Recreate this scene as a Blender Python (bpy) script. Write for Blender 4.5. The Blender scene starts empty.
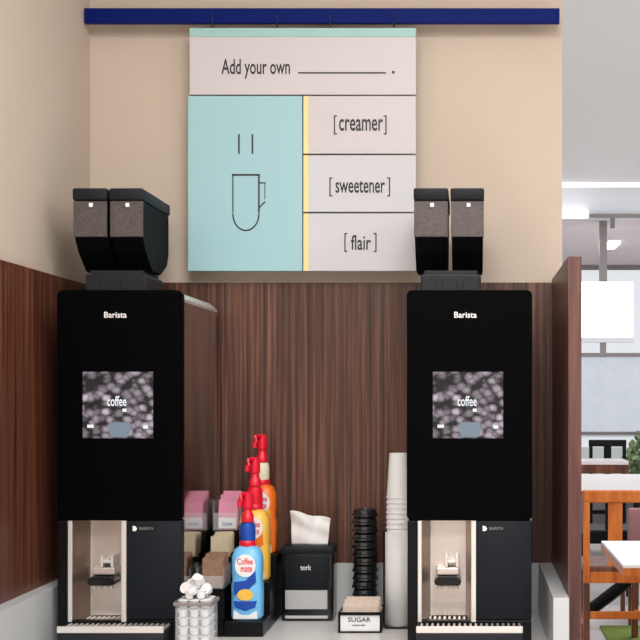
import bpy, bmesh, math, random
from mathutils import Vector, Matrix
random.seed(7)
sc = bpy.context.scene
COL = sc.collection
F = 1280.0; VX = 470.0; VY = 395.0; ZC = 1.53
def wx(px, Y): return (px - VX) * Y / F
def wz(py, Y): return ZC + (VY - py) * Y / F

# ------------------------------------------------------------------ materials
def mat(name, col, rough=.5, metal=0., spec=.5, trans=0., alpha=1., emit=None, es=1., bump=0., bscale=60, coat=0., vary=0., vscale=8.):
    m = bpy.data.materials.new(name); m.use_nodes = True
    nt = m.node_tree; p = nt.nodes['Principled BSDF']
    p.inputs['Base Color'].default_value = (*col, 1); p.inputs['Roughness'].default_value = rough
    p.inputs['Metallic'].default_value = metal; p.inputs['Specular IOR Level'].default_value = spec
    p.inputs['Transmission Weight'].default_value = trans; p.inputs['Alpha'].default_value = alpha
    p.inputs['Coat Weight'].default_value = coat
    if emit: p.inputs['Emission Color'].default_value = (*emit, 1); p.inputs['Emission Strength'].default_value = es
    tc = nt.nodes.new('ShaderNodeTexCoord')
    if vary:
        n = nt.nodes.new('ShaderNodeTexNoise'); n.inputs['Scale'].default_value = vscale; n.inputs['Detail'].default_value = 5
        nt.links.new(tc.outputs['Object'], n.inputs['Vector'])
        mx = nt.nodes.new('ShaderNodeMix'); mx.data_type = 'RGBA'
        mx.inputs[6].default_value = (*[c*(1-vary) for c in col], 1); mx.inputs[7].default_value = (*[min(1, c*(1+vary)) for c in col], 1)
        nt.links.new(n.outputs['Fac'], mx.inputs[0]); nt.links.new(mx.outputs[2], p.inputs['Base Color'])
    if bump:
        n = nt.nodes.new('ShaderNodeTexNoise'); n.inputs['Scale'].default_value = bscale
        nt.links.new(tc.outputs['Object'], n.inputs['Vector'])
        b = nt.nodes.new('ShaderNodeBump'); b.inputs['Strength'].default_value = bump; b.inputs['Distance'].default_value = .002
        nt.links.new(n.outputs['Fac'], b.inputs['Height']); nt.links.new(b.outputs['Normal'], p.inputs['Normal'])
    return m

def wood(name, dark, mid, light, sx=60., sy=60., sz=1.6, rough=.38, spec=.4):
    m = bpy.data.materials.new(name); m.use_nodes = True
    nt = m.node_tree; p = nt.nodes['Principled BSDF']; p.inputs['Roughness'].default_value = rough
    p.inputs['Specular IOR Level'].default_value = spec
    tc = nt.nodes.new('ShaderNodeTexCoord'); mp = nt.nodes.new('ShaderNodeMapping')
    mp.inputs['Scale'].default_value = (sx, sy, sz)
    nt.links.new(tc.outputs['Object'], mp.inputs['Vector'])
    n = nt.nodes.new('ShaderNodeTexNoise'); n.inputs['Scale'].default_value = 1.0; n.inputs['Detail'].default_value = 6; n.inputs['Roughness'].default_value = .65
    nt.links.new(mp.outputs['Vector'], n.inputs['Vector'])
    r = nt.nodes.new('ShaderNodeValToRGB'); e = r.color_ramp.elements
    e[0].position = .33; e[0].color = (*dark, 1); e[1].position = .70; e[1].color = (*light, 1)
    x = e.new(.5); x.color = (*mid, 1)
    nt.links.new(n.outputs['Fac'], r.inputs['Fac']); nt.links.new(r.outputs['Color'], p.inputs['Base Color'])
    return m

M = {}
M['wall'] = mat('beige_wall_paint', (.60, .505, .415), .7, spec=.25, bump=.25, bscale=90, vary=.04, vscale=3)
M['wood'] = wood('walnut_laminate', (.023, .008, .005), (.082, .031, .019), (.225, .098, .063), 85, 85, 1.3)
M['woodleft'] = wood('walnut_laminate_warm_bounce', (.034, .010, .006), (.110, .036, .019), (.24, .088, .05), 85, 85, 1.3)  # same walnut, with warm bounced light mixed into its colours
M['woodedge'] = wood('walnut_edge', (.035, .013, .011), (.095, .038, .032), (.18, .085, .072))
M['orange'] = wood('orange_beech', (.38, .08, .010), (.56, .135, .016), (.68, .21, .035), 20, 20, 3, rough=.35)
M['brownwood'] = wood('brown_beech', (.07, .02, .01), (.13, .04, .02), (.24, .09, .04), 20, 20, 3)
M['splash'] = mat('grey_solid_surface', (.50, .52, .53), .35, vary=.05, vscale=200)
M['counter'] = mat('pale_grey_countertop', (.66, .66, .66), .3, vary=.08, vscale=180)
M['cab'] = mat('cabinet_laminate', (.1, .05, .035), .5)
M['black'] = mat('black_glass', (.0008, .0008, .0014), .45, spec=.03)
M['blackp'] = mat('black_plastic', (.003, .003, .004), .35, spec=.18)
M['gloss'] = mat('gloss_black_plastic', (.004, .005, .006), .18, spec=.45)
M['lidblack'] = mat('black_lid_plastic', (.010, .013, .015), .16, spec=.9)
M['lid'] = mat('dark_grey_lid', (.014, .016, .020), .45, spec=.12)
M['char'] = mat('charcoal_door', (.010, .013, .017), .5, spec=.12)
M['base'] = mat('dark_base_plastic', (.016, .018, .023), .4, spec=.25)
M['steel'] = mat('polished_steel', (.55, .53, .53), .1, metal=1)
M['brush'] = mat('brushed_steel', (.78, .71, .67), .33, metal=.85)
M['bsteel'] = mat('bright_steel_trim', (.82, .80, .77), .35, metal=.6)
M['white'] = mat('white_print', (.85, .85, .85), .5)
M['blue'] = mat('royal_blue_enamel', (.0015, .010, .13), .5, spec=.08)
M['signw'] = mat('white_sign_board', (.60, .565, .585), .5)
M['signw2'] = mat('cool_white_sign_board', (.585, .595, .63), .5)
M['mint'] = mat('mint_sign_board', (.34, .575, .63), .5)
M['mint2'] = mat('mint_strip', (.33, .55, .53), .5)
M['yellow'] = mat('yellow_strip', (.85, .72, .32), .5)
M['ink'] = mat('black_ink', (.008, .008, .012), .5)
M['bean'] = mat('roasted_beans', (.24, .15, .12), .35, vary=.6, vscale=60)
M['red'] = mat('red_pump_plastic', (.70, .006, .03), .3)
M['redink'] = mat('red_label_ink', (.75, .03, .05), .4)
M['bblue'] = mat('light_blue_label', (.16, .50, .85), .35)
M['dblue'] = mat('deep_blue_label', (.005, .06, .38), .35)
M['yel'] = mat('yellow_label', (.86, .50, .07), .35)
M['org'] = mat('orange_label', (.85, .17, .015), .35)
M['cream'] = mat('cream_label', (.80, .74, .55), .4)
M['pink'] = mat('pink_packet', (.62, .24, .34), .6, vary=.15, vscale=60)
M['tan'] = mat('tan_packet', (.48, .40, .28), .6, vary=.2, vscale=80)
M['brownp'] = mat('brown_packet', (.22, .12, .075), .6, vary=.5, vscale=90)
M['paper'] = mat('white_paper', (.80, .80, .80), .8, bump=.3, bscale=60)
M['cup'] = mat('white_paper_cup', (.80, .81, .83), .5)
M['beige'] = mat('beige_packet', (.60, .50, .42), .7, vary=.2, vscale=60)
M['window'] = mat('grey_window', (.50, .52, .54), .3, metal=.5)
M['ceil'] = mat('grey_white_ceiling', (.86, .86, .86), .8)
M['bulk'] = mat('white_bulkhead', (.80, .82, .86), .8)
M['lowceil'] = mat('pale_lower_ceiling', (.80, .73, .74), .8)
M['floor'] = mat('pale_floor_tile', (.70, .66, .65), .3, vary=.06, vscale=4)
M['green'] = mat('green_mat', (.16, .22, .035), .9, vary=.2, vscale=30)
M['ttop'] = mat('white_tabletop', (.80, .76, .74), .35)
M['metalg'] = mat('grey_metal', (.26, .235, .235), .45, metal=.3)
M['mauve'] = mat('mauve_vinyl', (.30, .14, .14), .6)
M['store'] = mat('store_wall', (.40, .38, .36), .8)
M['leaf'] = mat('leaf_green', (.28, .38, .20), .6, vary=.4, vscale=20)
M['lightpanel'] = mat('lit_panel', (1, 1, 1), .5, emit=(1, 1, 1), es=1.6)
M['pave'] = mat('outdoor_paving', (.5, .5, .48), .9)

def glassy(name, col, a, rough=.05):     # thin clear sheet: part see-through, part glossy
    m = bpy.data.materials.new(name); m.use_nodes = True; nt = m.node_tree
    p = nt.nodes['Principled BSDF']; p.inputs['Base Color'].default_value = (*col, 1)
    p.inputs['Roughness'].default_value = rough; p.inputs['Alpha'].default_value = a
    if sum(col) < .1: p.inputs['Specular IOR Level'].default_value = .04
    return m
M['sleeve'] = glassy('frosted_sleeve', (.92, .94, .96), .8, .4)
M['acrylic'] = glassy('clear_acrylic', (.8, .85, .87), .16)
M['smoke'] = glassy('smoky_clear_plastic', (.13, .11, .11), .50, .3)
M['smokedark'] = glassy('dark_smoky_plastic', (.004, .004, .005), .97, .5)
M['pane'] = glassy('window_glass', (.9, .93, .95), .10)
def film():
    m = bpy.data.materials.new('frosted_window_film'); m.use_nodes = True; nt = m.node_tree
    out = nt.nodes['Material Output']; nt.nodes.remove(nt.nodes['Principled BSDF'])
    t = nt.nodes.new('ShaderNodeBsdfTranslucent'); d = nt.nodes.new('ShaderNodeBsdfDiffuse'); mx = nt.nodes.new('ShaderNodeMixShader')
    tc = nt.nodes.new('ShaderNodeTexCoord'); n = nt.nodes.new('ShaderNodeTexNoise'); n.inputs['Scale'].default_value = 7; n.inputs['Detail'].default_value = 6
    r = nt.nodes.new('ShaderNodeValToRGB'); r.color_ramp.elements[0].position = .35; r.color_ramp.elements[0].color = (.86, .89, .95, 1)
    r.color_ramp.elements[1].position = .6; r.color_ramp.elements[1].color = (.92, .95, 1, 1)
    nt.links.new(tc.outputs['Object'], n.inputs['Vector']); nt.links.new(n.outputs['Fac'], r.inputs['Fac'])
    nt.links.new(r.outputs['Color'], t.inputs['Color']); nt.links.new(r.outputs['Color'], d.inputs['Color'])
    mx.inputs[0].default_value = .2
    nt.links.new(t.outputs[0], mx.inputs[1]); nt.links.new(d.outputs[0], mx.inputs[2])
    tr = nt.nodes.new('ShaderNodeBsdfTransparent'); m2 = nt.nodes.new('ShaderNodeMixShader'); m2.inputs[0].default_value = .5
    nt.links.new(mx.outputs[0], m2.inputs[1]); nt.links.new(tr.outputs[0], m2.inputs[2]); nt.links.new(m2.outputs[0], out.inputs[0])
    return m
M['film'] = film()
def screenmat():
    m = bpy.data.materials.new('bean_picture_screen'); m.use_nodes = True; nt = m.node_tree
    p = nt.nodes['Principled BSDF']; p.inputs['Base Color'].default_value = (.02, .02, .02, 1); p.inputs['Roughness'].default_value = .3
    p.inputs['Specular IOR Level'].default_value = .1
    tc = nt.nodes.new('ShaderNodeTexCoord'); mp = nt.nodes.new('ShaderNodeMapping'); mp.inputs['Scale'].default_value = (36, 1, 46); mp.inputs['Rotation'].default_value = (0, .5, 0)
    v = nt.nodes.new('ShaderNodeTexVoronoi'); v.feature = 'F1'; v.inputs['Scale'].default_value = 1.25; v.inputs['Randomness'].default_value = .9
    v2 = nt.nodes.new('ShaderNodeTexVoronoi'); v2.inputs['Scale'].default_value = 1.25; v2.inputs['Randomness'].default_value = .9
    nz = nt.nodes.new('ShaderNodeTexNoise'); nz.inputs['Scale'].default_value = 1.6; nz.inputs['Detail'].default_value = 3
    nt.links.new(tc.outputs['Object'], mp.inputs[0]); nt.links.new(mp.outputs[0], v.inputs['Vector']); nt.links.new(mp.outputs[0], v2.inputs['Vector']); nt.links.new(mp.outputs[0], nz.inputs['Vector'])
    ad = nt.nodes.new('ShaderNodeMath'); ad.operation = 'MULTIPLY_ADD'; ad.inputs[1].default_value = .62; nt.links.new(nz.outputs['Fac'], ad.inputs[0]); nt.links.new(v.outputs['Distance'], ad.inputs[2])
    r = nt.nodes.new('ShaderNodeValToRGB'); e = r.color_ramp.elements
    e[0].position = .55; e[0].color = (.34, .29, .34, 1); e[1].position = 1.0; e[1].color = (.006, .006, .008, 1)
    x = e.new(.82); x.color = (.13, .105, .125, 1)
    nt.links.new(ad.outputs[0], r.inputs['Fac'])
    hs = nt.nodes.new('ShaderNodeSeparateColor'); nt.links.new(v2.outputs['Color'], hs.inputs[0])
    ma = nt.nodes.new('ShaderNodeMath'); ma.operation = 'MULTIPLY_ADD'; ma.inputs[1].default_value = 1.1; ma.inputs[2].default_value = .5
    nt.links.new(hs.outputs[0], ma.inputs[0])
    nt.links.new(r.outputs[0], p.inputs['Emission Color']); nt.links.new(ma.outputs[0], p.inputs['Emission Strength'])
    return m
M['screen'] = screenmat()

# ------------------------------------------------------------------ mesh helpers
def box(bm, x0, x1, y0, y1, z0, z1, bev=0., seg=2):
    r = bmesh.ops.create_cube(bm, size=1)
    vs = r['verts']
    for v in vs:
        v.co = Vector(((x0+x1)/2 + v.co.x*(x1-x0), (y0+y1)/2 + v.co.y*(y1-y0), (z0+z1)/2 + v.co.z*(z1-z0)))
    if bev > 0:
        es = list({e for v in vs for e in v.link_edges})
        bmesh.ops.bevel(bm, geom=es, offset=bev, segments=seg, profile=.5, affect='EDGES')
    return bm
def prism(bm, pts, axis, a, b, bev=0.):
    """extrude a polygon. axis 'y': pts (x,z); axis 'x': pts (y,z); axis 'z': pts (x,y)"""
    def P(p, t):
        return {'y': (p[0], t, p[1]), 'x': (t, p[0], p[1]), 'z': (p[0], p[1], t)}[axis]
    A = [bm.verts.new(P(p, a)) for p in pts]; B = [bm.verts.new(P(p, b)) for p in pts]
    n = len(pts); fs = [bm.faces.new(A), bm.faces.new(B[::-1])]
    for i in range(n): fs.append(bm.faces.new((A[i], A[(i+1) % n], B[(i+1) % n], B[i])))
    if bev:
        es = list({e for v in A+B for e in v.link_edges}); bmesh.ops.bevel(bm, geom=es, offset=bev, segments=2, affect='EDGES')
    bmesh.ops.recalc_face_normals(bm, faces=bm.faces)
    return bm
def lathe(bm, prof, cx=0, cy=0, n=28, sx=1., sy=1.):
    rings = []
    for r, z in prof:
        rings.append([bm.verts.new((cx + r*sx*math.cos(2*math.pi*i/n), cy + r*sy*math.sin(2*math.pi*i/n), z)) for i in range(n)])
    for a, b in zip(rings, rings[1:]):
        for i in range(n): bm.faces.new((a[i], a[(i+1) % n], b[(i+1) % n], b[i]))
    if prof[0][0] > 1e-5: bm.faces.new(rings[0][::-1])
    if prof[-1][0] > 1e-5: bm.faces.new(rings[-1])
    bmesh.ops.recalc_face_normals(bm, faces=bm.faces)
    return bm
def tube(bm, pts, r, n=10):
    pts = [Vector(p) for p in pts]; rings = []
    for i, p in enumerate(pts):
        d = (pts[min(i+1, len(pts)-1)] - pts[max(i-1, 0)]).normalized()
        u = d.cross(Vector((0, 0, 1)) if abs(d.z) < .9 else Vector((1, 0, 0))).normalized(); w = d.cross(u)
        rr = r[i] if isinstance(r, (list, tuple)) else r
        rings.append([bm.verts.new(p + u*rr*math.cos(2*math.pi*k/n) + w*rr*math.sin(2*math.pi*k/n)) for k in range(n)])
    for a, b in zip(rings, rings[1:]):
        for i in range(n): bm.faces.new((a[i], a[(i+1) % n], b[(i+1) % n], b[i]))
    bm.faces.new(rings[0][::-1]); bm.faces.new(rings[-1])
    bmesh.ops.recalc_face_normals(bm, faces=bm.faces)
    return bm
def B(): return bmesh.new()
def obj(name, bm, m, parent=None, smooth=False, loc=None):
    me = bpy.data.meshes.new(name); bm.to_mesh(me); bm.free()
    me.materials.append(m)
    if smooth:
        for p in me.polygons: p.use_smooth = True
        try: me.set_sharp_from_angle(angle=math.radians(35))
        except Exception: pass
    o = bpy.data.objects.new(name, me); COL.objects.link(o)
    if parent: o.parent = parent
    if loc: o.location = loc
    return o
def tag(o, label, cat, group=None):
    o['label'] = label; o['category'] = cat
    if group: o['group'] = group
    return o
def thing(name, label, cat, loc=(0, 0, 0), rz=0, group=None):
    o = bpy.data.objects.new(name, None); COL.objects.link(o); o.location = loc; o.rotation_euler = (0, 0, rz)
    return tag(o, label, cat, group)
def struct(name, bm, m):
    o = obj(name, bm, m); o['kind'] = 'structure'; return o
def dup(root, loc, label=None, rz=None, group=None):
    r = root.copy(); COL.objects.link(r); r.location = loc
    if rz is not None: r.rotation_euler = (0, 0, rz)
    if label: r['label'] = label
    if group: r['group'] = group
    for ch in list(root.children):
        c = ch.copy(); COL.objects.link(c); c.parent = r
        for g in list(ch.children):
            d = g.copy(); COL.objects.link(d); d.parent = c
    return r
def text(name, body, m, parent, x0, x1, z0, z1, y, depth=.0006):
    """lettering fitted to the rectangle x0..x1, z0..z1 on the plane y, facing -Y"""
    cu = bpy.data.curves.new(name, 'FONT'); cu.body = body; cu.size = 1; cu.extrude = .01; cu.offset = .012; cu.resolution_u = 3
    t = bpy.data.objects.new(name + '_tmp', cu); COL.objects.link(t)
    dg = bpy.context.evaluated_depsgraph_get(); dg.update()
    me = bpy.data.meshes.new_from_object(t.evaluated_get(dg)); bpy.data.objects.remove(t); bpy.data.curves.remove(cu)
    xs = [v.co.x for v in me.vertices]; ys = [v.co.y for v in me.vertices]
    a, b, c, d = min(xs), max(xs), min(ys), max(ys)
    for v in me.vertices:
        X = x0 + (v.co.x-a)/(b-a)*(x1-x0); Z = z0 + (v.co.y-c)/(d-c)*(z1-z0)
        Y = y - (depth if v.co.z > 0 else 0)
        v.co = (X, Y, Z)
    me.materials.clear(); me.materials.append(m)
    o = bpy.data.objects.new(name, me); COL.objects.link(o); o.parent = parent
    return o

# ------------------------------------------------------------------ setting
YB = 3.72; XL = -1.104; XP = .238; XPo = .27; ZP = wz(283, YB); CT = .9
H1 = 3.32; H2 = 3.05; YBK = 11.0; YW = 15.0
struct('floor', box(B(), -3, 6, -3, 15, -.1, 0), M['floor'])
struct('wall_back', box(B(), XL-.1, XPo-.002, YB, YB+.1, 0, H1), M['wall'])
struct('wall_left', box(B(), XL-.1, XL, -3, YB, 0, H1), M['wall'])
struct('wall_behind', box(B(), -3, 6, -3.1, -3, 0, H1), M['store'])
struct('wall_right', box(B(), 6, 6.1, -3, 15, 0, H1), M['bulk'])
struct('wall_side', box(B(), -3.1, -3, 3.82, 15, 0, H1), M['bulk'])
struct('ceiling', box(B(), -3, 6, -3, YBK, H1, H1+.1), M['ceil'])
struct('ceiling_lower', box(B(), -3, 6, YBK+.1, YW, H2, H2+.1), M['lowceil'])
struct('trim_bulkhead', box(B(), -3, 6, YBK, YBK+.1, H2, H1), M['bulk'])
# walnut laminate cladding
obs = struct('trim_back_cladding', box(B(), XL+.015, XP, YB-.015, YB, CT, ZP), M['wood'])
struct('trim_left_cladding', box(B(), XL, XL+.015, 2.4, YB, CT, wz(261, 3.0)+.0), M['woodleft'])
pt = tag(obj('partition_panel', box(B(), XP, XPo, 3.10, YB-.001, 0, ZP+.01), M['woodedge']), 'walnut laminate partition standing upright at the right end of the coffee counter', 'partition')
# counter and splashbacks
YF = 2.75
tag(obj('countertop', box(B(), XL+.001, XP-.001, YF, YB-.001, CT-.04, CT, .003), M['counter']), 'pale grey countertop under the coffee machines and cups', 'countertop')
cb = thing('counter_cabinet', 'walnut base cabinet carrying the coffee countertop', 'cabinet', (XL, YF+.03, 0))
W = XP-XL
obj('body', box(B(), .002, W-.002, .02, .73, 0, CT-.041), M['cab'], cb)
for i in range(3):
    d = obj('door', box(B(), .01+i*W/3, W/3-.01+i*W/3, 0, .019, .08, CT-.06, .002), M['wood'], cb)
    obj('handle', box(B(), W/3-.05+i*W/3, W/3-.04+i*W/3, -.025, 0, .55, .7, .003), M['brush'], d)
ZS = 1.045
sp = tag(obj('backsplash_board', box(B(), XL+.056, XP-.04, YB-.035, YB-.0155, CT+.0005, ZS, .001), M['splash']), 'low grey upstand along the wall behind the napkin dispenser', 'backsplash', None)
tag(obj('side_splash_board', box(B(), XL+.0155, XL+.055, YF+.05, YB-.016, CT+.0005, ZS, .001), M['splash']), 'grey side upstand on the counter at the left wall', 'backsplash')
tag(obj('side_splash_board', box(B(), XP-.039, XP-.001, 3.06, YB-.016, CT+.0005, ZS, .001), M['splash']), 'grey side upstand on the counter against the walnut partition', 'backsplash')

# ------------------------------------------------------------------ rail and hanging sign
YR = 3.655
rail = thing('hanging_rail', 'long royal blue rail mounted high across the beige wall', 'rail', (wx(84, YR), YR, wz(23, YR)))
L = XPo-.014-wx(84, YR)
obj('bar', box(B(), 0, L, 0, .018, 0, .043, .002), M['blue'], rail)
for t in (.08, .5, .92): obj('wall_bracket', box(B(), L*t-.01, L*t+.01, .018, YB-YR-.0002, .020, .038), M['blue'], rail)
YS = 3.65
sg = thing('hanging_sign', 'white and mint hanging sign with cup drawing reading Add your own', 'sign', (wx(303, YS), YS, wz(271, YS)))
ox, oz = wx(303, YS), wz(271, YS)
def sx(px): return wx(px, YS)-ox
def sz(py): return wz(py, YS)-oz
def board(name, a, b, c, d, m, y0=0., y1=.02, label=None):
    o = obj(name, box(B(), sx(a), sx(b), y0, y1, sz(d), sz(c), .0008, 1), m, sg)
    if label: o['label'] = label
    return o
hp = board('header_panel', 189.5, 416, 28, 94.6, M['signw'], label='white header board reading Add your own')
board('header_strip', 189.5, 416, 28, 37, M['mint2'], -.001, 0, ).parent = hp
text('lettering', 'Add your own', M['ink'], hp, sx(221.5), sx(290), sz(79), sz(59), -.0005)
obj('blank_line', box(B(), sx(298), sx(386), -.001, 0, sz(73.6), sz(72.2)), M['ink'], hp)
obj('full_stop', box(B(), sx(392), sx(394.5), -.001, 0, sz(73.6), sz(71)), M['ink'], hp)
cp = board('cup_panel', 188, 302.3, 96, 271, M['mint'], -.001, .019, label='mint board with a black line drawing of a steaming cup')
bm = B()
def ln(x0, y0, x1, y1, w=1.3):
    p = Vector((sx(x0), sz(y0))); q = Vector((sx(x1), sz(y1))); d = (q-p).normalized(); n = Vector((-d.y, d.x))*w*.5*YS/F
    p = p-d*w*.5*YS/F; q = q+d*w*.5*YS/F
    prism(bm, [tuple(p+n), tuple(q+n), tuple(q-n), tuple(p-n)], 'y', -.002, -.001)
for xx in (239, 252.5):
    bm = B(); ln(xx, 135, xx, 153, 1.6); obj('steam_line', bm, M['ink'], cp)
bm = B(); ln(233, 175, 259, 175, 1.8); ln(233, 175, 233, 212, 1.1); ln(259, 175, 259, 212, 1.6)
arc = [(246-13*math.cos(t), 214+16.5*math.sin(t)) for t in [math.pi*k/14 for k in range(15)]]
for p, q in zip(arc, arc[1:]): ln(*p, *q, 1.3)
ln(259, 183, 265, 183); ln(265, 183, 265, 199, .8); ln(265, 202, 259, 208)
obj('cup_drawing', bm, M['ink'], cp)
for i, (c, d, tx, t0, t1, b0, b1, m_) in enumerate(((96, 153.6, 'creamer', 339, 383, 131, 119, 'signw'), (155.2, 211.8, 'sweetener', 335.5, 385, 193, 180, 'signw2'), (213.4, 271, 'flair', 351, 371, 250, 235, 'signw2'))):
    q = board('option_panel', 303.4, 416, c, d, M[m_])
    q['label'] = 'white board reading %s with a yellow left edge' % tx
    board('yellow_strip', 303.4, 308.5, c, d, M['yellow'], -.001, 0).parent = q
    text('lettering', tx, M['ink'], q, sx(t0), sx(t1), sz(b0), sz(b1), -.0005)
    mid = (b0+b1)/2; e0, e1 = [(334.5, 386), (330, 389.5), (345, 376)][i]
    if i == 1: mid = 187
    for e, s in ((e0, 1), (e1, -1)):
        bb = B(); box(bb, sx(e-.6), sx(e+.6), -.001, 0, sz(mid+9.5), sz(mid-9.5))
        for yy in (mid-9.5, mid+8.3): box(bb, sx(min(e, e+2.4*s)), sx(max(e, e+2.4*s)), -.001, 0, sz(yy+1.2), sz(yy))
        obj('bracket_mark', bb, M['ink'], q)
for px in (212, 277, 330, 394):
    obj('hook', tube(B(), [(sx(px), .008, sz(29)), (sx(px), .008, sz(20)), (sx(px), .0025, sz(14))], .0028, 8), M['ink'], sg)

# ------------------------------------------------------------------ coffee machine
def make_machine(x, label):
    t = thing('coffee_machine', label, 'coffee machine', (x, 3.2, CT), group=None)
    HW = .156
    # chassis behind the doors: back, top, dividing wall, base
    b = B(); box(b, -HW+.004, HW-.004, .30, .436, .0, .872); box(b, -HW+.004, HW-.004, .034, .30, .325, .872); box(b, .017, HW-.004, .03, .30, .0, .325); box(b, -HW+.004, -.131, .03, .30, 0, .325)
    box(b, -.131, .017, .03, .30, 0, .040)
    obj('chassis', b, M['blackp'], t)
    for s in (-1, 1):
        pr = [(s*(HW-.003), 0), (s*HW, 0), (s*HW, .864), (s*(HW-.003), .864)]
        o = obj('side_panel', prism(B(), pr, 'y', .026, .44), M['steel'], t)
    for s in (-1, 1): obj('lit_top_bevel', prism(B(), [(s*(HW+.001), .8645), (s*(HW+.001), .872), (s*(HW-.020), .890), (s*(HW-.024), .888), (s*(HW-.006), .8645)], 'y', .026, .44), M['bsteel'], t)  # side panel bevel, its highlight put into a brighter, less metallic steel
    obj('top_cover', box(B(), -HW+.024, HW-.024, .03, .438, .873, .886), M['blackp'], t)
    # upper door: rounded corners
    b = B(); box(b, -HW-.001, HW+.001, 0, .024, .316, .8925)
    es = [e for e in b.edges if abs((e.verts[0].co-e.verts[1].co).y) > .01]
    bmesh.ops.bevel(b, geom=es, offset=.014, segments=6, profile=.5, affect='EDGES')
    bmesh.ops.bevel(b, geom=[e for e in b.edges if e.verts[0].co.y < .001 and e.verts[1].co.y < .001], offset=.003, segments=2, affect='EDGES')
    ud = obj('upper_door', b, M['black'], t, True)
    text('logo', 'Barista', M['white'], ud, -.038, .018, .823, .838, -.0004)
    # touch screen
    s = obj('touch_screen', box(B(), -.0915, .084, -.002, -.0001, .522, .688), M['screen'], t)
    text('screen_text', 'coffee', M['lightw'], s, -.030, .018, .602, .628, -.0024)
    for q in ((-.080, -.064, .548, .556), (.060, .072, .546, .554), (.008, .018, .588, .596)): obj('screen_button', box(B(), q[0], q[1], -.0028, -.002, q[2], q[3]), M['lightw'], s)
    obj('screen_cup', prism(B(), [(-.028, .545), (-.02, .525), (.022, .525), (.03, .545), (.026, .562), (-.022, .562)], 'y', -.0026, -.002), M['scrblue'], s)
    # lower left jamb
    obj('front_frame', box(B(), -HW+.001, -.130, .0, .0255, .0, .315, .002), M['blackp'], t)
    # brew bay: angled steel walls
    def quad(bm, p, q, th, z0, z1):
        p = Vector(p); q = Vector(q); d = (q-p).normalized(); n = Vector((-d.y, d.x))*th
        prism(bm, [tuple(p), tuple(q), tuple(q+n), tuple(p+n)], 'z', z0, z1)
    b = B(); quad(b, (-.120, .004), (-.100, .10), .002, .062, .322); obj('bay_wall', b, M['bwall'], t)
    obj('bay_seam', box(B(), -.1005, -.096, .095, .0995, .062, .322), M['bsteel'], t)
    b = B(); quad(b, (-.010, .10), (.004, .004), .002, .062, .322); obj('bay_wall', b, M['bwall'], t)
    obj('bay_back', box(B(), -.100, -.010, .100, .103, .062, .322), M['brush'], t)
    for a, c in ((-.1295, -.1195), (.004, .0165)): obj('bay_trim', box(B(), a, c, .0, .012, .062, .3155, .001, 1), M['bsteel'], t)
    # spout
    b = B(); prism(b, [(-.034, .002), (-.030, -.002), (.030, -.002), (.034, .002), (.034, .014), (.028, .020), (-.028, .020), (-.034, .014)], 'y', -.0, .075, .004)
    for v in b.verts: v.co += Vector((-.055, .022, .151))
    sp_ = obj('spout', b, M['gloss'], t, True)
    b = B()
    for dx in (-.022, -.008, .008, .022): lathe(b, [(.005, .139), (.006, .1495)], -.055+dx, .045, 12)
    obj('nozzle', b, M['bsteel'], sp_, True)
    obj('dispense_block', box(B(), -.084, -.026, .050, .0995, .1725, .192, .003), M['brush'], t)
    b = B(); box(b, -.062, -.055, .045, .0995, .1925, .222, .001); box(b, -.035, -.028, .045, .0995, .1925, .222, .001); box(b, -.055, -.035, .05, .0995, .203, .210, .001)
    obj('bracket', b, M['bsteel'], t)
    # service door
    sd = obj('service_door', box(B(), .018, .1555, .0, .0255, .068, .315, .003), M['char'], t, True)
    text('badge_text', 'BARISTA', M['metalg'], sd, .050, .085, .293, .300, -.0004)
    obj('badge', prism(B(), [(.033, .290), (.041, .290), (.044, .296), (.040, .302), (.033, .303)], 'y', -.0008, 0), M['white'], sd)
    obj('base', box(B(), -HW+.004, HW-.001, .002, .0255, .0, .066, .002), M['blackp'], t)
    # drip tray with bars
    dt = obj('drip_tray', box(B(), -.130, .130, -.08, .0015, .02, .050, .004), M['base'], t, True)
    obj('tray_rim', box(B(), -.130, .130, -.084, -.079, .050, .0665, .001, 1), M['bsteel'], dt)
    b = B()
    for k in range(19): box(b, -.122+k*.0135, -.116+k*.0135, -.075, -.001, .052, .060, .001, 1)
    for k in range(3): box(b, -.124, .124, -.068+k*.03, -.064+k*.03, .050, .053)
    obj('grille', b, M['bsteel'], dt)
    obj('tray_end', box(B(), -.130, -.126, -.08, 0, .05, .06), M['base'], dt)
    b = B()
    for k in range(10): box(b, -.117+k*.0125, -.110+k*.0125, .006, .094, .052, .061, .001, 1)
    obj('bay_grille', b, M['bsteel'], t)
    # bean hoppers
    for a, c in ((-.1427, -.0555), (-.0478, .0369)):
        y0, y1, yt0, yt1 = .085, .375, .19, .285
        prof = [(y0, 1.036), (y0, 1.130), (y1, 1.130), (y1, 1.02), (y1-.02, .985), (yt1, .955), (yt0, .955), (y0+.04, 1.0)]
        cs = [(y0+.002, 1.036), (y0+.04, 1.0), (yt0, .955), (yt1, .955), (y1-.02, .985), (y1, 1.02), (y1, 1.130), (y0+.03, 1.130), (y0+.03, 1.036)]
        hb = prism(B(), cs, 'x', a+.002, c-.002, .003)
        box(hb, a+.001, a+.004, y0+.0045, y0+.031, 1.036, 1.13); box(hb, c-.004, c-.001, y0+.0045, y0+.031, 1.036, 1.13)
        h = obj('hopper', hb, M['smokedark'], t, False)
        obj('hopper_lid', box(B(), a-.001, c+.001, y0-.004, y1+.006, 1.130, 1.161, .005), M['lid'], h, True)
        obj('hopper_window', box(B(), a, c, y0, y0+.004, 1.036, 1.128, .001, 1), M['smoke'], h)
        b = B(); rnd = random.Random(int(a*1e4)+5)
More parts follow.
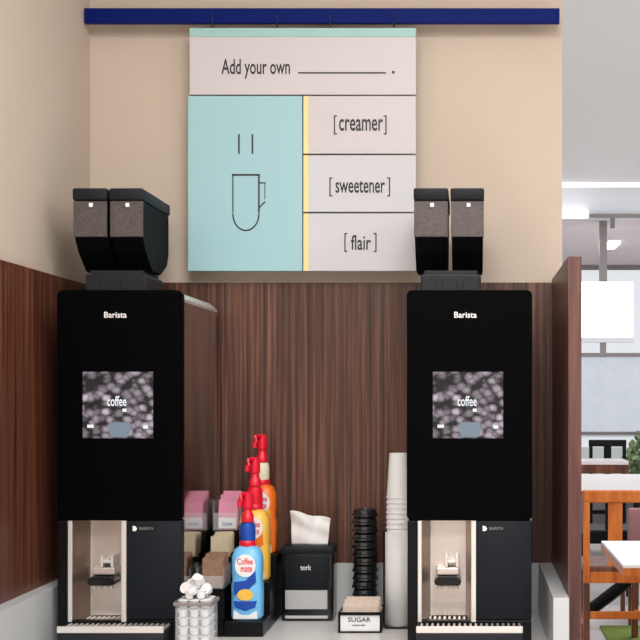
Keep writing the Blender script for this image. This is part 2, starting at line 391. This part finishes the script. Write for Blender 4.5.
        for k in range(230):
            bx = rnd.uniform(a+.009, c-.009); bz = rnd.uniform(1.042, 1.106 if a < -.1 else 1.116); by = rnd.uniform(y0+.012, y0+.024)
            mt = Matrix.Translation((bx, by, bz)) @ Matrix.Rotation(rnd.uniform(0, 3), 4, 'Y') @ Matrix.Rotation(rnd.uniform(0, 3), 4, 'Z') @ Matrix.Diagonal((.0062, .0042, .0042, 1))
            bmesh.ops.create_icosphere(b, subdivisions=1, radius=1, matrix=mt)
        o = obj('coffee_beans', b, M['bean'], h, True); o['kind'] = 'stuff'
        obj('latch', box(B(), (a+c)/2-.004+.002, (a+c)/2+.006+.002, y0-.0045, y0-.0005, 1.112, 1.1225, .001, 1), M['white'], h)
    b = B(); box(b, -.128, .030, .14, .33, .887, .945, .004); box(b, -.118, .02, .15, .32, .945, .956)
    for k in range(3): box(b, -.125+k*.055, -.088+k*.055, .136, .14, .90, .93, .001, 1)
    obj('hopper_base', b, M['base'], t)
    return t
M['lightw'] = mat('screen_white', (.1, .1, .1), .5, emit=(.9, .95, 1), es=.8)
M['scrblue'] = mat('screen_blue', (.03, .03, .03), .5, emit=(.16, .22, .29), es=.9)
M['bwall'] = mat('bay_steel_brown_reflection', (.34, .25, .20), .3, metal=.8)  # steel with the brown reflection painted into its base colour
cm = make_machine(wx(119.5, 3.2), 'black coffee machine with twin bean hoppers standing at the left beside creamer bottles')
dup(cm, (wx(469.5, 3.2), 3.2, CT), 'black coffee machine with twin bean hoppers standing at the right beside white cups')

# ------------------------------------------------------------------ creamer rack and bottles
XR0, XR1 = -.640, -.5385
rk = thing('creamer_rack', 'black stepped rack holding three pump bottles of creamer', 'rack', ((XR0+XR1)/2, 3.33, CT))
hw = (XR1-XR0)/2
obj('step', box(B(), -hw, hw, 0, .115, 0.0005, .04, .002), M['blackp'], rk)
obj('step', box(B(), -hw, hw, .116, .222, 0.0005, .126, .002), M['blackp'], rk)
obj('step', box(B(), -hw, hw, .223, .335, 0.0005, .186, .002), M['blackp'], rk)
def sq(bm, rings, n=32, e=3.2):
    """squarish rounded bottle: rings of (half width, half depth, z)"""
    rs = []
    for a, b_, z in rings:
        r = []
        for i in range(n):
            t = 2*math.pi*i/n; c, s = math.cos(t), math.sin(t)
            r.append(bm.verts.new((a*math.copysign(abs(c)**(2/e), c), b_*math.copysign(abs(s)**(2/e), s), z)))
        rs.append(r)
    for p, q in zip(rs, rs[1:]):
        for i in range(n): bm.faces.new((p[i], p[(i+1) % n], q[(i+1) % n], q[i]))
    bm.faces.new(rs[0][::-1]); bm.faces.new(rs[-1]); bmesh.ops.recalc_face_normals(bm, faces=bm.faces)
    return bm
def blob(pts, y0, y1, m, name, parent): return obj(name, prism(B(), pts, 'y', y0, y1), m, parent)
def oval(cx, cz, rx, rz_, n=20): return [(cx+rx*math.cos(2*math.pi*k/n), cz+rz_*math.sin(2*math.pi*k/n)) for k in range(n)]
def make_bottle(loc, label, body, lower, cap):
    t = thing('creamer_bottle', label, 'bottle', loc, group=None)
    w, d = .0415, .036
    bo = obj('bottle_body', sq(B(), [(w*.9, d*.9, 0), (w, d, .006), (w*1.0, d, .09), (w*.93, d*.93, .105), (w*.98, d*.98, .125), (w*.96, d*.95, .165), (w*.8, d*.8, .183), (w*.45, d*.5, .193)]), M[body], t, True)
    blob(oval(0, .143, .027, .030), -d*1.02, -d*.85, M['cup'], 'label_patch', bo)
    text('brand_text', 'Coffee', M['redink'], bo, -.021, .020, .146, .163, -d*1.03)
    text('brand_text', 'mate', M['redink'], bo, -.012, .018, .127, .142, -d*1.03)
    blob([(-.030, .066), (-.030, .100), (.0, .104), (.026, .128), (.028, .10), (.008, .08)], -d*1.02, -d*.85, M[lower], 'label_wave', bo)
    blob(oval(.0, .067, .021, .015), -d*1.06, -d*1.021, M['yel'], 'cup_picture', bo)
    blob([(-.030, .050), (.030, .050), (.026, .034), (.0, .024), (-.026, .034)], -d*1.02, -d*.85, M[lower], 'label_band', bo)
    blob([(-.032, .004), (.032, .004), (.030, .026), (.010, .014), (-.010, .014), (-.030, .026)], -d*1.02, -d*.85, M['cup'], 'label_foot', bo)
    obj('collar', lathe(B(), [(.021, .190), (.022, .193), (.022, .203), (.020, .206)]), M['red'], t, True)
    obj('cap', lathe(B(), [(.0195, .206), (.0205, .209), (.0205, .240), (.018, .252), (.009, .255)]), M[cap], t, True)
    pu = obj('pump', lathe(B(), [(.016, .255), (.016, .272), (.012, .278), (.011, .288), (.014, .292), (.014, .314), (.012, .328), (.005, .334)], n=20), M['red'], t, True)
    obj('pump_spout', tube(B(), [(0, 0, .320), (-.007, -.008, .327), (-.013, -.018, .325), (-.016, -.026, .312), (-.017, -.028, .296)], [.009, .0085, .008, .007, .006]), M['red'], pu, True)
    return t
make_bottle((-.588, 3.385, CT+.0402), 'light blue creamer pump bottle with blue cap, lowest and nearest of the row', 'bblue', 'dblue', 'dblue')
make_bottle((-.588, 3.50, CT+.1262), 'yellow creamer pump bottle with red pump standing between blue and orange ones', 'yel', 'org', 'red')
make_bottle((-.586, 3.61, CT+.1862), 'orange creamer pump bottle, farthest and highest of the row', 'org', 'yel', 'cream')

# ------------------------------------------------------------------ sweetener organizer with packets
so = thing('sweetener_organizer', 'black tiered organizer of sweetener packets between left coffee machine and creamers', 'organizer', (-.669, 3.33, CT))
X0 = .043
tiers = [(0.0, .11, .165), (.11, .21, .22), (.21, .33, .295)]
for y0, y1, h in tiers: obj('tier', box(B(), -X0, X0-.016, y0+.0005, y1, 0.0005, h-.04, .001), M['blackp'], so)
def bin_(y0, y1, z0, z1, m):
    b = B(); a = -X0; c = X0-.016
    box(b, a, a+.002, y0, y1, z0, z1); box(b, c-.002, c, y0, y1, z0, z1); box(b, a+.002, c-.002, y0, y0+.002, z0, z0+(z1-z0)*.6); box(b, a+.002, c-.002, y1-.002, y1, z0, z1)
    return obj('bin', b, m, so)
bin_(.002, .105, .126, .180, M['acrylic']); bin_(.112, .205, .181, .205, M['blackp']); bin_(.214, .32, .256, .335, M['acrylic'])
def packet_bm(w, h, th=.004):
    b = B(); box(b, -w/2, w/2, -th/2, th/2, 0, h, .0015, 1); return b
def packets(y0, n, dy, z, w, h, m, label, group, deco=None, rise=.0012):
    root = None
    for k in range(n):
        loc = (-.672 + random.uniform(-.003, .003), 3.33+y0+k*dy, CT+z+k*rise)
        if root is None:
            root = obj('sweetener_packet', packet_bm(w, h), m); root.location = loc; tag(root, label, 'packet', group)
            if deco: deco(root, w, h)
            o = root
        else: o = dup(root, loc)
        o.rotation_euler = (-.12, random.uniform(-.03, .03), 0)
def pinkdeco(r, w, h):
    obj('white_panel', box(B(), -w/2+.003, w/2-.003, -.0035, -.002, .004, h*.42), M['cup'], r)
    p = r.children[0]
    text('printed_name', 'low', M['dblue'], p, -w*.25, w*.25, .010, h*.3, -.0036)
packets(.010, 7, .012, .1265, .052, .078, M['brownp'], 'brown sugar packet standing in the lowest tier of the black organizer', 'brown packets in the lowest tier')
packets(.120, 6, .012, .1815, .050, .068, M['tan'], 'tan sugar packet standing in the middle tier of the black organizer', 'tan packets in the middle tier')
packets(.222, 7, .012, .2565, .054, .078, M['pink'], 'pink sweetener packet standing in the top tier of the black organizer', 'pink packets in the top tier', pinkdeco, .004)

# ------------------------------------------------------------------ clear jar of creamer cups
JX, JY = -.668, 3.128
jar = thing('clear_canister', 'clear square canister heaped with white creamer tubs in front of the organizer', 'canister', (JX, JY, CT))
b = B(); w = .043
box(b, -w, -w+.003, -w, w, .004, .128, .001, 1); box(b, w-.003, w, -w, w, .004, .128, .001, 1); box(b, -w+.003, w-.003, -w, -w+.003, .004, .128); box(b, -w+.003, w-.003, w-.003, w, .004, .128)
obj('canister_wall', b, M['acrylic'], jar)
obj('canister_base', box(B(), -w, w, -w, w, 0.0005, .004), M['acrylic'], jar)
b = B(); box(b, -w-.004, w+.004, -w-.004, -w, .122, .130, .001, 1); box(b, -w-.004, w+.004, w, w+.004, .122, .130, .001, 1); box(b, -w-.004, -w, -w, w, .122, .130); box(b, w, w+.004, -w, w, .122, .130)
obj('rim', b, M['metalg'], jar)
tub = thing('creamer_tub', 'small white creamer tub heaped in the clear canister', 'creamer tub', (0, 0, 0), group='white creamer tubs in the clear canister')
obj('tub_cup', lathe(B(), [(.0085, 0), (.0095, .002), (.012, .018)], n=14), M['cup'], tub, True)
obj('foil_lid', lathe(B(), [(.0135, .0181), (.0138, .0195)], n=14), M['paper'], tub, True)
first = True; rnd = random.Random(3)
pos = []
for lv in range(7):
    z = .006 + lv*.0215
    g = (-.0265, 0, .0265) if lv < 6 else (-.014, .014)
    for ax in g:
        for ay in g:
            pos.append((JX+ax+rnd.uniform(-.001, .001), JY+ay+rnd.uniform(-.001, .001), CT+z+rnd.uniform(0, .001)))
for q in range(11):
    aa = q*2.4; rr = .004+.0030*q if q < 9 else .006*(q-8)
    pos.append((JX+rr*math.cos(aa)*1.1, JY+rr*math.sin(aa)*1.1, CT+.006+6.75*.0215+.012-rr*.5+(.012 if q > 8 else 0)))
for i, p in enumerate(pos):
    o = tub if i == 0 else dup(tub, p)
    o.location = p
    if i >= 58: o.rotation_euler = (rnd.uniform(-1.2, 1.2), rnd.uniform(-1.2, 1.2), 0)

# ------------------------------------------------------------------ napkin dispenser
NX, NY = wx(307, 3.56), 3.56
nd = thing('napkin_dispenser', 'black napkin dispenser with grey lower window beside the creamer rack', 'napkin dispenser', (NX, NY, CT))
b = B(); box(b, -.072, .072, 0.004, .105, .0005, .2, .006)
obj('housing', b, M['gloss'], nd, True)
obj('top_cover', box(B(), -.074, .074, .0, .108, .186, .2085, .006), M['lid'], nd, True)
fp = obj('front_panel', box(B(), -.060, .060, -.002, .006, .088, .183, .003), M['char'], nd, True)
text('logo', 'tork', M['white'], fp, -.018, .012, .143, .158, -.0025)
obj('window', box(B(), -.061, .057, -.001, .005, .034, .087, .001, 1), M['window'], nd)
obj('foot_band', box(B(), -.061, .058, -.001, .005, .008, .016, .001, 1), M['splash'], nd)
# the pulled-up paper napkin
def crumple(name, outline_top, z0, z1, xa, xb, ya, label, cat, seed):
    b = B(); rnd = random.Random(seed); nx, nz = 26, 16; grid = []
    ph = [rnd.uniform(0, 6) for _ in range(6)]
    for j in range(nz+1):
        v = j/nz; row = []
        for i in range(nx+1):
            u = i/nx; zt = z1 + outline_top(u); z = z0 + (zt-z0)*v
            x = (xa+(xb-xa)*u) + (.012*(u-.3))*v
            y = ya + (.006*math.sin(u*7+ph[0]+v*2) + .002*math.sin(u*15+ph[1]-v*3) + .004*math.sin(v*9+ph[2]+u*4))*(.25+v)
            row.append(b.verts.new((x, y, z)))
        grid.append(row)
    for j in range(nz):
        for i in range(nx): b.faces.new((grid[j][i], grid[j][i+1], grid[j+1][i+1], grid[j+1][i]))
    o = obj(name, b, M['paper'], None, True); md = o.modifiers.new('s', 'SOLIDIFY'); md.thickness = .0012
    return tag(o, label, cat)
crumple('paper_napkin', lambda u: -.024*u + .003*math.sin(u*9), CT+.209, CT+.305, NX-.049, NX+.052, NY+.045, 'white paper napkin sticking up out of the black dispenser', 'napkin', 4)
crumple('paper_napkin', lambda u: -.030*u + .004*math.sin(u*15), CT+.209, CT+.29, NX-.040, NX+.040, NY+.070, 'second white napkin folded up behind the front one in the dispenser', 'napkin', 9)

# ------------------------------------------------------------------ packet caddy
QX = wx(360, 3.388); QY = 3.388
cd = thing('packet_caddy', 'small black framed white caddy of beige packets before the black lids', 'caddy', (QX, QY, CT))
hw = .056; D = .118
obj('tray', box(B(), -hw+.003, hw-.003, .003, D-.003, .004, .008), M['cup'], cd)
b = B(); box(b, -hw+.004, hw-.004, .0025, .005, .006, .050); fcard = obj('front_card', b, M['cup'], cd)
text('card_text', 'SUGAR', M['ink'], fcard, -.032, .028, .029, .041, .0024)
text('card_text', 'please take', M['ink'], fcard, -.020, .014, .017, .023, .0024)
b = B(); box(b, -hw+.003, -hw+.005, .006, D-.006, .006, .05); box(b, hw-.005, hw-.003, .006, D-.006, .006, .05); box(b, -hw+.005, hw-.005, D-.006, D-.004, .006, .052)
obj('side_board', b, M['cup'], cd)
for xx in (-hw+.001, hw-.001):
    for yy in (.001, D-.001): obj('frame_post', box(B(), xx-.003, xx+.003, yy-.002, yy+.002, .0005, .056, .001, 1), M['blackp'], cd)
b = B()
for z0, z1 in ((.0005, .0045), (.047, .055)):
    box(b, -hw+.004, hw-.004, -.001, .0023, z0, z1); box(b, -hw+.004, hw-.004, D-.003, D, z0, z1)
    box(b, -hw-.001, -hw+.002, .003, D-.003, z0, z1); box(b, hw-.002, hw+.001, .003, D-.003, z0, z1)
obj('frame_rail', b, M['blackp'], cd)
root = None
for k in range(13):
    loc = (QX+random.uniform(-.003, .003), QY+.014+k*.0075, CT+.0085)
    if root is None:
        root = obj('sugar_packet', packet_bm(.094, .062, .003), M['beige']); root.location = loc
        tag(root, 'beige packet filed upright in the small black framed caddy', 'packet', 'beige packets in the caddy'); o = root
    else: o = dup(root, loc)
    o.rotation_euler = (-.03, random.uniform(-.02, .02), 0)
    o.location.z += k*.0008
# ------------------------------------------------------------------ black lids
LX, LY = wx(365, 3.60), 3.60
prof = [(.031, 0), (.0335, .001), (.0335, .005), (.031, .007), (.029, .016), (.027, .0185), (.012, .019), (.012, .0165), (.0, .0165)]
root = None; N = 14
for k in range(N):
    loc = (LX+random.uniform(-.0015, .0015), LY, CT+.0006+k*.0222)
    if root is None:
        root = thing('cup_lid', 'black plastic cup lid in the tall stack behind the packet caddy', 'lid', loc, group='black lids in the tall stack')
        obj('lid_rim', lathe(B(), [(.033, .0), (.0362, .001), (.0362, .007), (.034, .0085)], n=36), M['lidblack'], root, True)
        obj('lid_top', lathe(B(), [(.0335, .0086), (.0325, .017), (.029, .0205), (.022, .0212), (.0205, .0185), (.001, .0185)], n=36), M['lidblack'], root, True)
    else: dup(root, loc)
# ------------------------------------------------------------------ white cups in clear holder
CX, CY = -.1945, 3.48
hd = thing('cup_holder', 'clear cup holder with black frame around the white cup stack', 'cup holder', (CX, CY, CT))
obj('base', box(B(), -.036, .032, -.036, .036, .0005, .006, .001, 1), M['base'], hd)
b = B(); n = 28
lathe(b, [(.0352, .0065), (.0352, .257)], n=28)
for f in [f for f in b.faces if len(f.verts) > 4]: b.faces.remove(f)
tb = obj('sleeve', b, M['sleeve'], hd, True); md = tb.modifiers.new('s', 'SOLIDIFY'); md.thickness = .001; md.offset = 1
obj('post', box(B(), -.0415, -.0372, -.006, .006, .0065, .262, .001, 1), M['blackp'], hd)
root = None
NC = 26
for k in range(NC):
    loc = (CX+random.uniform(-.0006, .0006), CY, CT+.0075+k*.0137)
    if root is None:
        root = thing('paper_cup', 'plain white paper cup upside down in the tall stack by right machine', 'cup', loc, group='white paper cups in the stack')
        obj('cup_rim', lathe(B(), [(.0325, .0), (.0338, .0012), (.0338, .0035), (.0322, .0047)], n=32), M['cup'], root, True)
        obj('cup_wall', lathe(B(), [(.0318, .0048), (.0245, .120), (.024, .122), (.0235, .118)], n=32), M['cup'], root, True)
    else: dup(root, loc)

# ------------------------------------------------------------------ dining area beyond the partition
def P3(px, py, Y): return (wx(px, Y), Y, wz(py, Y))
# window wall
b = B(); box(b, -3, 6, YW, YW+.12, 0, .60); struct('wall_front', b, M['mauvewall'] if 'mauvewall' in M else M['store'])
wn = struct('window_1', box(B(), -3, 6, YW+.03, YW+.04, .60, H2), M['pane'])
for nm, z0, z1 in (('trim_1', wz(270, YW), wz(265, YW)+.02), ('trim_2', wz(357, YW), wz(353, YW)), ('trim_3', 1.06, 1.10)):
    struct(nm, box(B(), -3, 6, YW-.04, YW+.02, z0, z1), M['metalg'])
struct('trim_4', box(B(), 2.6, 2.68, YW-.05, YW+.02, .6, H2), M['metalg'])
tag(obj('window_film', box(B(), 0.6, 2.55, YW+.021, YW+.026, wz(437, YW), wz(357, YW)), M['film']), 'frosted pale blue film covering the lower window pane', 'window film')
# hanging lit panel
YL = 11.2
hl = thing('hanging_light_panel', 'bright white lit panel hanging from a grey pole in front of the window', 'light panel', (wx(603, YL), YL, wz(337, YL)))
hx, hz = wx(603, YL), wz(337, YL)
obj('panel', box(B(), wx(575, YL)-hx, wx(633, YL)-hx, -.03, .03, 0, wz(282, YL)-hz, .01), M['lightpanel'], hl)
obj('pole', box(B(), -.032, .032, -.03, .03, wz(282, YL)-hz, H2-hz), M['metalg'], hl)
obj('panel_ledge', box(B(), wx(575, YL)-hx, wx(633, YL)-hx, -.05, .05, -.05, -.012), M['bulk'], hl)
obj('lower_pole', box(B(), -.025, .025, -.025, .025, wz(354, YL)-hz, -.05), M['metalg'], hl)
# linear lights on the bulkhead
tag(obj('linear_light', box(B(), wx(540, 10.9), wx(700, 10.9), 10.80, 10.84, H1-.03, H1-.0005, .004), M['lightpanel']), 'long slim white light fixed where the ceiling meets the bulkhead', 'ceiling light')
tag(obj('bulkhead_light', box(B(), wx(540, 10.95), wx(588, 10.95), 10.93, 10.999, H2-.005, H2+.06, .004), M['lightpanel']), 'short bright light bar at the lower edge of the bulkhead', 'ceiling light')
tr = thing('track_rail', 'thin grey track rail running along the lower edge of the bulkhead', 'rail', (wx(589, 10.9), 10.9, H2))
obj('rail_bar', box(B(), 0, 1.2, -.02, .02, -.01, .02), M['metalg'], tr)
obj('spot_head', tube(B(), [(.2, 0, -.01), (.2, 0, -.1)], .02), M['metalg'], tr)
struct('trim_5', box(B(), wx(588, 10.95), 6, 10.94, 10.9995, H2+.021, H2+.06), M['bulk'])
tag(obj('recessed_light', box(B(), wx(606, 12.9), wx(617, 12.9), 12.6, 13.1, H2-.03, H2-.0005, .003), M['lightpanel']), 'small rectangular light in the lower ceiling right of the pole', 'ceiling light')

def table(name, x0, x1, y0, y1, z, th, edge, label):
    t = thing(name, label, 'table', ((x0+x1)/2, (y0+y1)/2, 0)); a = (x1-x0)/2; c = (y1-y0)/2
    tp = obj('tabletop', box(B(), -a, a, -c, c, z-th*.3, z, .002), M['ttop'], t)
    obj('edge_band', box(B(), -a-.001, a+.001, -c-.001, c+.001, z-th, z-th*.3), edge, t)
    obj('pedestal', box(B(), -.04, .04, -.04, .04, .03, z-th), M['blackp'], t)
    obj('foot', box(B(), -.3, .3, -.3, .3, 0.0005, .03, .01), M['blackp'], t)
    return t
table('dining_table', .70, 1.65, 5.86, 6.83, .752, .05, M['orange'], 'nearest white topped dining table with orange wood edge')
ft = table('dining_table', .72, 2.6, 10.45, 12.6, .752, .04, M['brownwood'], 'white topped dining table behind the orange wooden chair')
table('dining_table', .3, wx(628, 13.4), 13.35, 13.9, wz(461, 13.35), .13, M['brownwood'], 'brown edged dining table farthest away below the window')

def wooden_chair(x, y, rz, m, ms, label, w=.19, top=.966, seat=.505):
    t = thing('dining_chair', label, 'chair', (x, y, 0), rz)
    for s in (-1, 1):
        obj('leg', box(B(), min(s*w, s*(w-.038)), max(s*w, s*(w-.038)), -.02, .02, 0.0005, seat-.09, .003), ms, t); obj('back_post', box(B(), min(s*w, s*(w-.038)), max(s*w, s*(w-.038)), -.02, .02, seat-.09, top-.06, .003), m, t)
        obj('leg', box(B(), min(s*w, s*(w-.04)), max(s*w, s*(w-.04)), .40, .44, 0.0005, seat-.06, .003), ms, t)
    obj('top_rail', box(B(), -w-.005, w+.005, -.02, .018, top-.075, top, .008), m, t)
    obj('splat', box(B(), -.042, .042, -.008, .008, seat-.01, top-.074, .002), m, t)
    obj('back_rail', box(B(), -w+.04, w-.04, -.014, .014, seat-.09, seat-.005, .004), m, t)
    obj('seat', box(B(), -w, w, -.015, .45, seat-.03, seat+.012, .01), ms, t)
    obj('stretcher', box(B(), -w+.04, w-.04, -.012, .012, .20, .245, .004), m, t)
    for s in (-1, 1): obj('stretcher', box(B(), min(s*w, s*(w-.03)), max(s*w, s*(w-.03)), .02, .40, .16, .19), m, t)
    return t
wooden_chair(.862, 7.6, 0, M['orange'], M['brownwood'], 'orange wooden chair with a slatted back behind the nearest dining table')
wooden_chair(wx(611, 9.3), 9.3, 0, M['blackp'], M['blackp'], 'black chair seen through the back of the orange wooden chair', .2, .83, .54)
wooden_chair(wx(607.5, 14.3), 14.3, 0, M['blackp'], M['blackp'], 'dark framed chair by the window beyond the farthest table', .205, 1.03, .50)
mc = thing('padded_chair', 'mauve padded chair partly hidden at the right edge behind the orange chair', 'chair', (1.25, 8.45, 0))
obj('backrest', box(B(), -.21, .21, -.03, .03, .50, wz(508, 8.45), .02), M['mauve'], mc, True)
obj('seat', box(B(), -.21, .21, .03, .48, .42, .49, .02), M['mauve'], mc, True)
for sx_ in (-1, 1):
    for yy in (0, .44): obj('leg', box(B(), sx_*.19-.015, sx_*.19+.015, yy-.015, yy+.015, 0.0005, .43), M['brownwood'], mc)
tag(obj('floor_mat', box(B(), wx(600, 8.4), 2.6, 7.0, 8.44, 0.0002, .012, .004), M['green']), 'green floor mat under the orange wooden chair', 'mat')
obj('brace', tube(B(), [(.775-1.25, -.06, .11), (1.07-1.25, -.06, .335)], .042), M['blackp'], mc)
# plant by the window
pl = thing('potted_plant', 'pale green bushy plant by the window at the far right', 'plant', (2.1, 14.6, 0))
obj('pot', lathe(B(), [(.13, 0), (.19, .4), (.18, .4), (.17, .36)], n=24), M['base'], pl, True)
b = B(); rnd = random.Random(11)
for k in range(1500):
    th = rnd.uniform(0, 6.28); ph = rnd.uniform(-1, 1); r = .33*rnd.uniform(.45, 1)**.5
    c = Vector((r*math.cos(th)*math.sqrt(1-ph*ph), r*.8*math.sin(th)*math.sqrt(1-ph*ph), .72+.40*ph))
    d = Vector((rnd.uniform(-1, 1), rnd.uniform(-1, 1), rnd.uniform(-.4, 1))).normalized()*.075; s = d.cross(Vector((rnd.uniform(-1, 1), rnd.uniform(-1, 1), .3))).normalized()*.028
    b.faces.new([b.verts.new(c), b.verts.new(c+d*.5+s), b.verts.new(c+d), b.verts.new(c+d*.5-s)])
obj('foliage', b, M['leaf'], pl)
b = B()
for k in range(5):
    a = k*1.25; tube(b, [(0, 0, .34), (.05*math.cos(a), .05*math.sin(a), .55), (.16*math.cos(a), .14*math.sin(a), .85)], .008, 6)
obj('stem', b, M['brownwood'], pl)
struct('ground_outside', box(B(), -12, 18, 15.2, 40, -.2, -.1), M['pave'])

# ------------------------------------------------------------------ light
w = bpy.data.worlds.new('World'); sc.world = w; w.use_nodes = True
w.node_tree.nodes['Background'].inputs[0].default_value = (.92, .96, 1, 1)
w.node_tree.nodes['Background'].inputs[1].default_value = .84
def area(x, y, z, sx, sy, e, col=(1, 1, 1), rot=(0, 0, 0)):
    l = bpy.data.lights.new('ceiling_lamp', 'AREA'); l.shape = 'RECTANGLE'; l.size = sx; l.size_y = sy; l.energy = e; l.color = col
    o = bpy.data.objects.new('ceiling_lamp', l); o.location = (x, y, z); o.rotation_euler = rot; COL.objects.link(o)
area(0, 1.6, H1-.02, 1.2, .6, 46, (1, .97, .94))
area(.35, -1.0, H1-.02, 1.8, 1.4, 150, (1, .98, .95))
area(3.0, .6, H1-.02, 1.4, 1.4, 55, (1, .97, .93))
area(1.8, 6.0, H1-.02, 1.8, 1.2, 60, (.97, .98, 1))
area(1.8, 8.6, H1-.02, 1.8, 1.0, 45, (.97, .98, 1))
area(1.4, 12.6, H2-.05, 1.6, 1.0, 35, (1, .98, 1))
def fill_point(x, y, z, e):  # unseen point lights, added to brighten the ceilings of the dining area
    l = bpy.data.lights.new('added_fill_light', 'POINT'); l.energy = e; l.shadow_soft_size = .18
    o = bpy.data.objects.new('added_fill_light', l); o.location = (x, y, z); COL.objects.link(o)
fill_point(3.4, 5.5, 2.2, 12); fill_point(3.4, 8.8, 2.2, 14); fill_point(3.2, 12.8, 2.0, 14); fill_point(-1.5, 9, 2.2, 10)

# ------------------------------------------------------------------ camera
cam = bpy.data.cameras.new('camera'); co = bpy.data.objects.new('camera', cam); COL.objects.link(co)
cam.sensor_width = 36; cam.sensor_fit = 'HORIZONTAL'; cam.lens = 36*F/640
cam.shift_x = -(VX-320)/640; cam.shift_y = (VY-320)/640
co.location = (0, 0, ZC); co.rotation_euler = (math.pi/2, 0, 0); cam.clip_start = .05; cam.clip_end = 200
sc.camera = co
sc.view_settings.view_transform = 'Standard'; sc.view_settings.look = 'None'; sc.view_settings.exposure = 0.12; sc.view_settings.gamma = 1
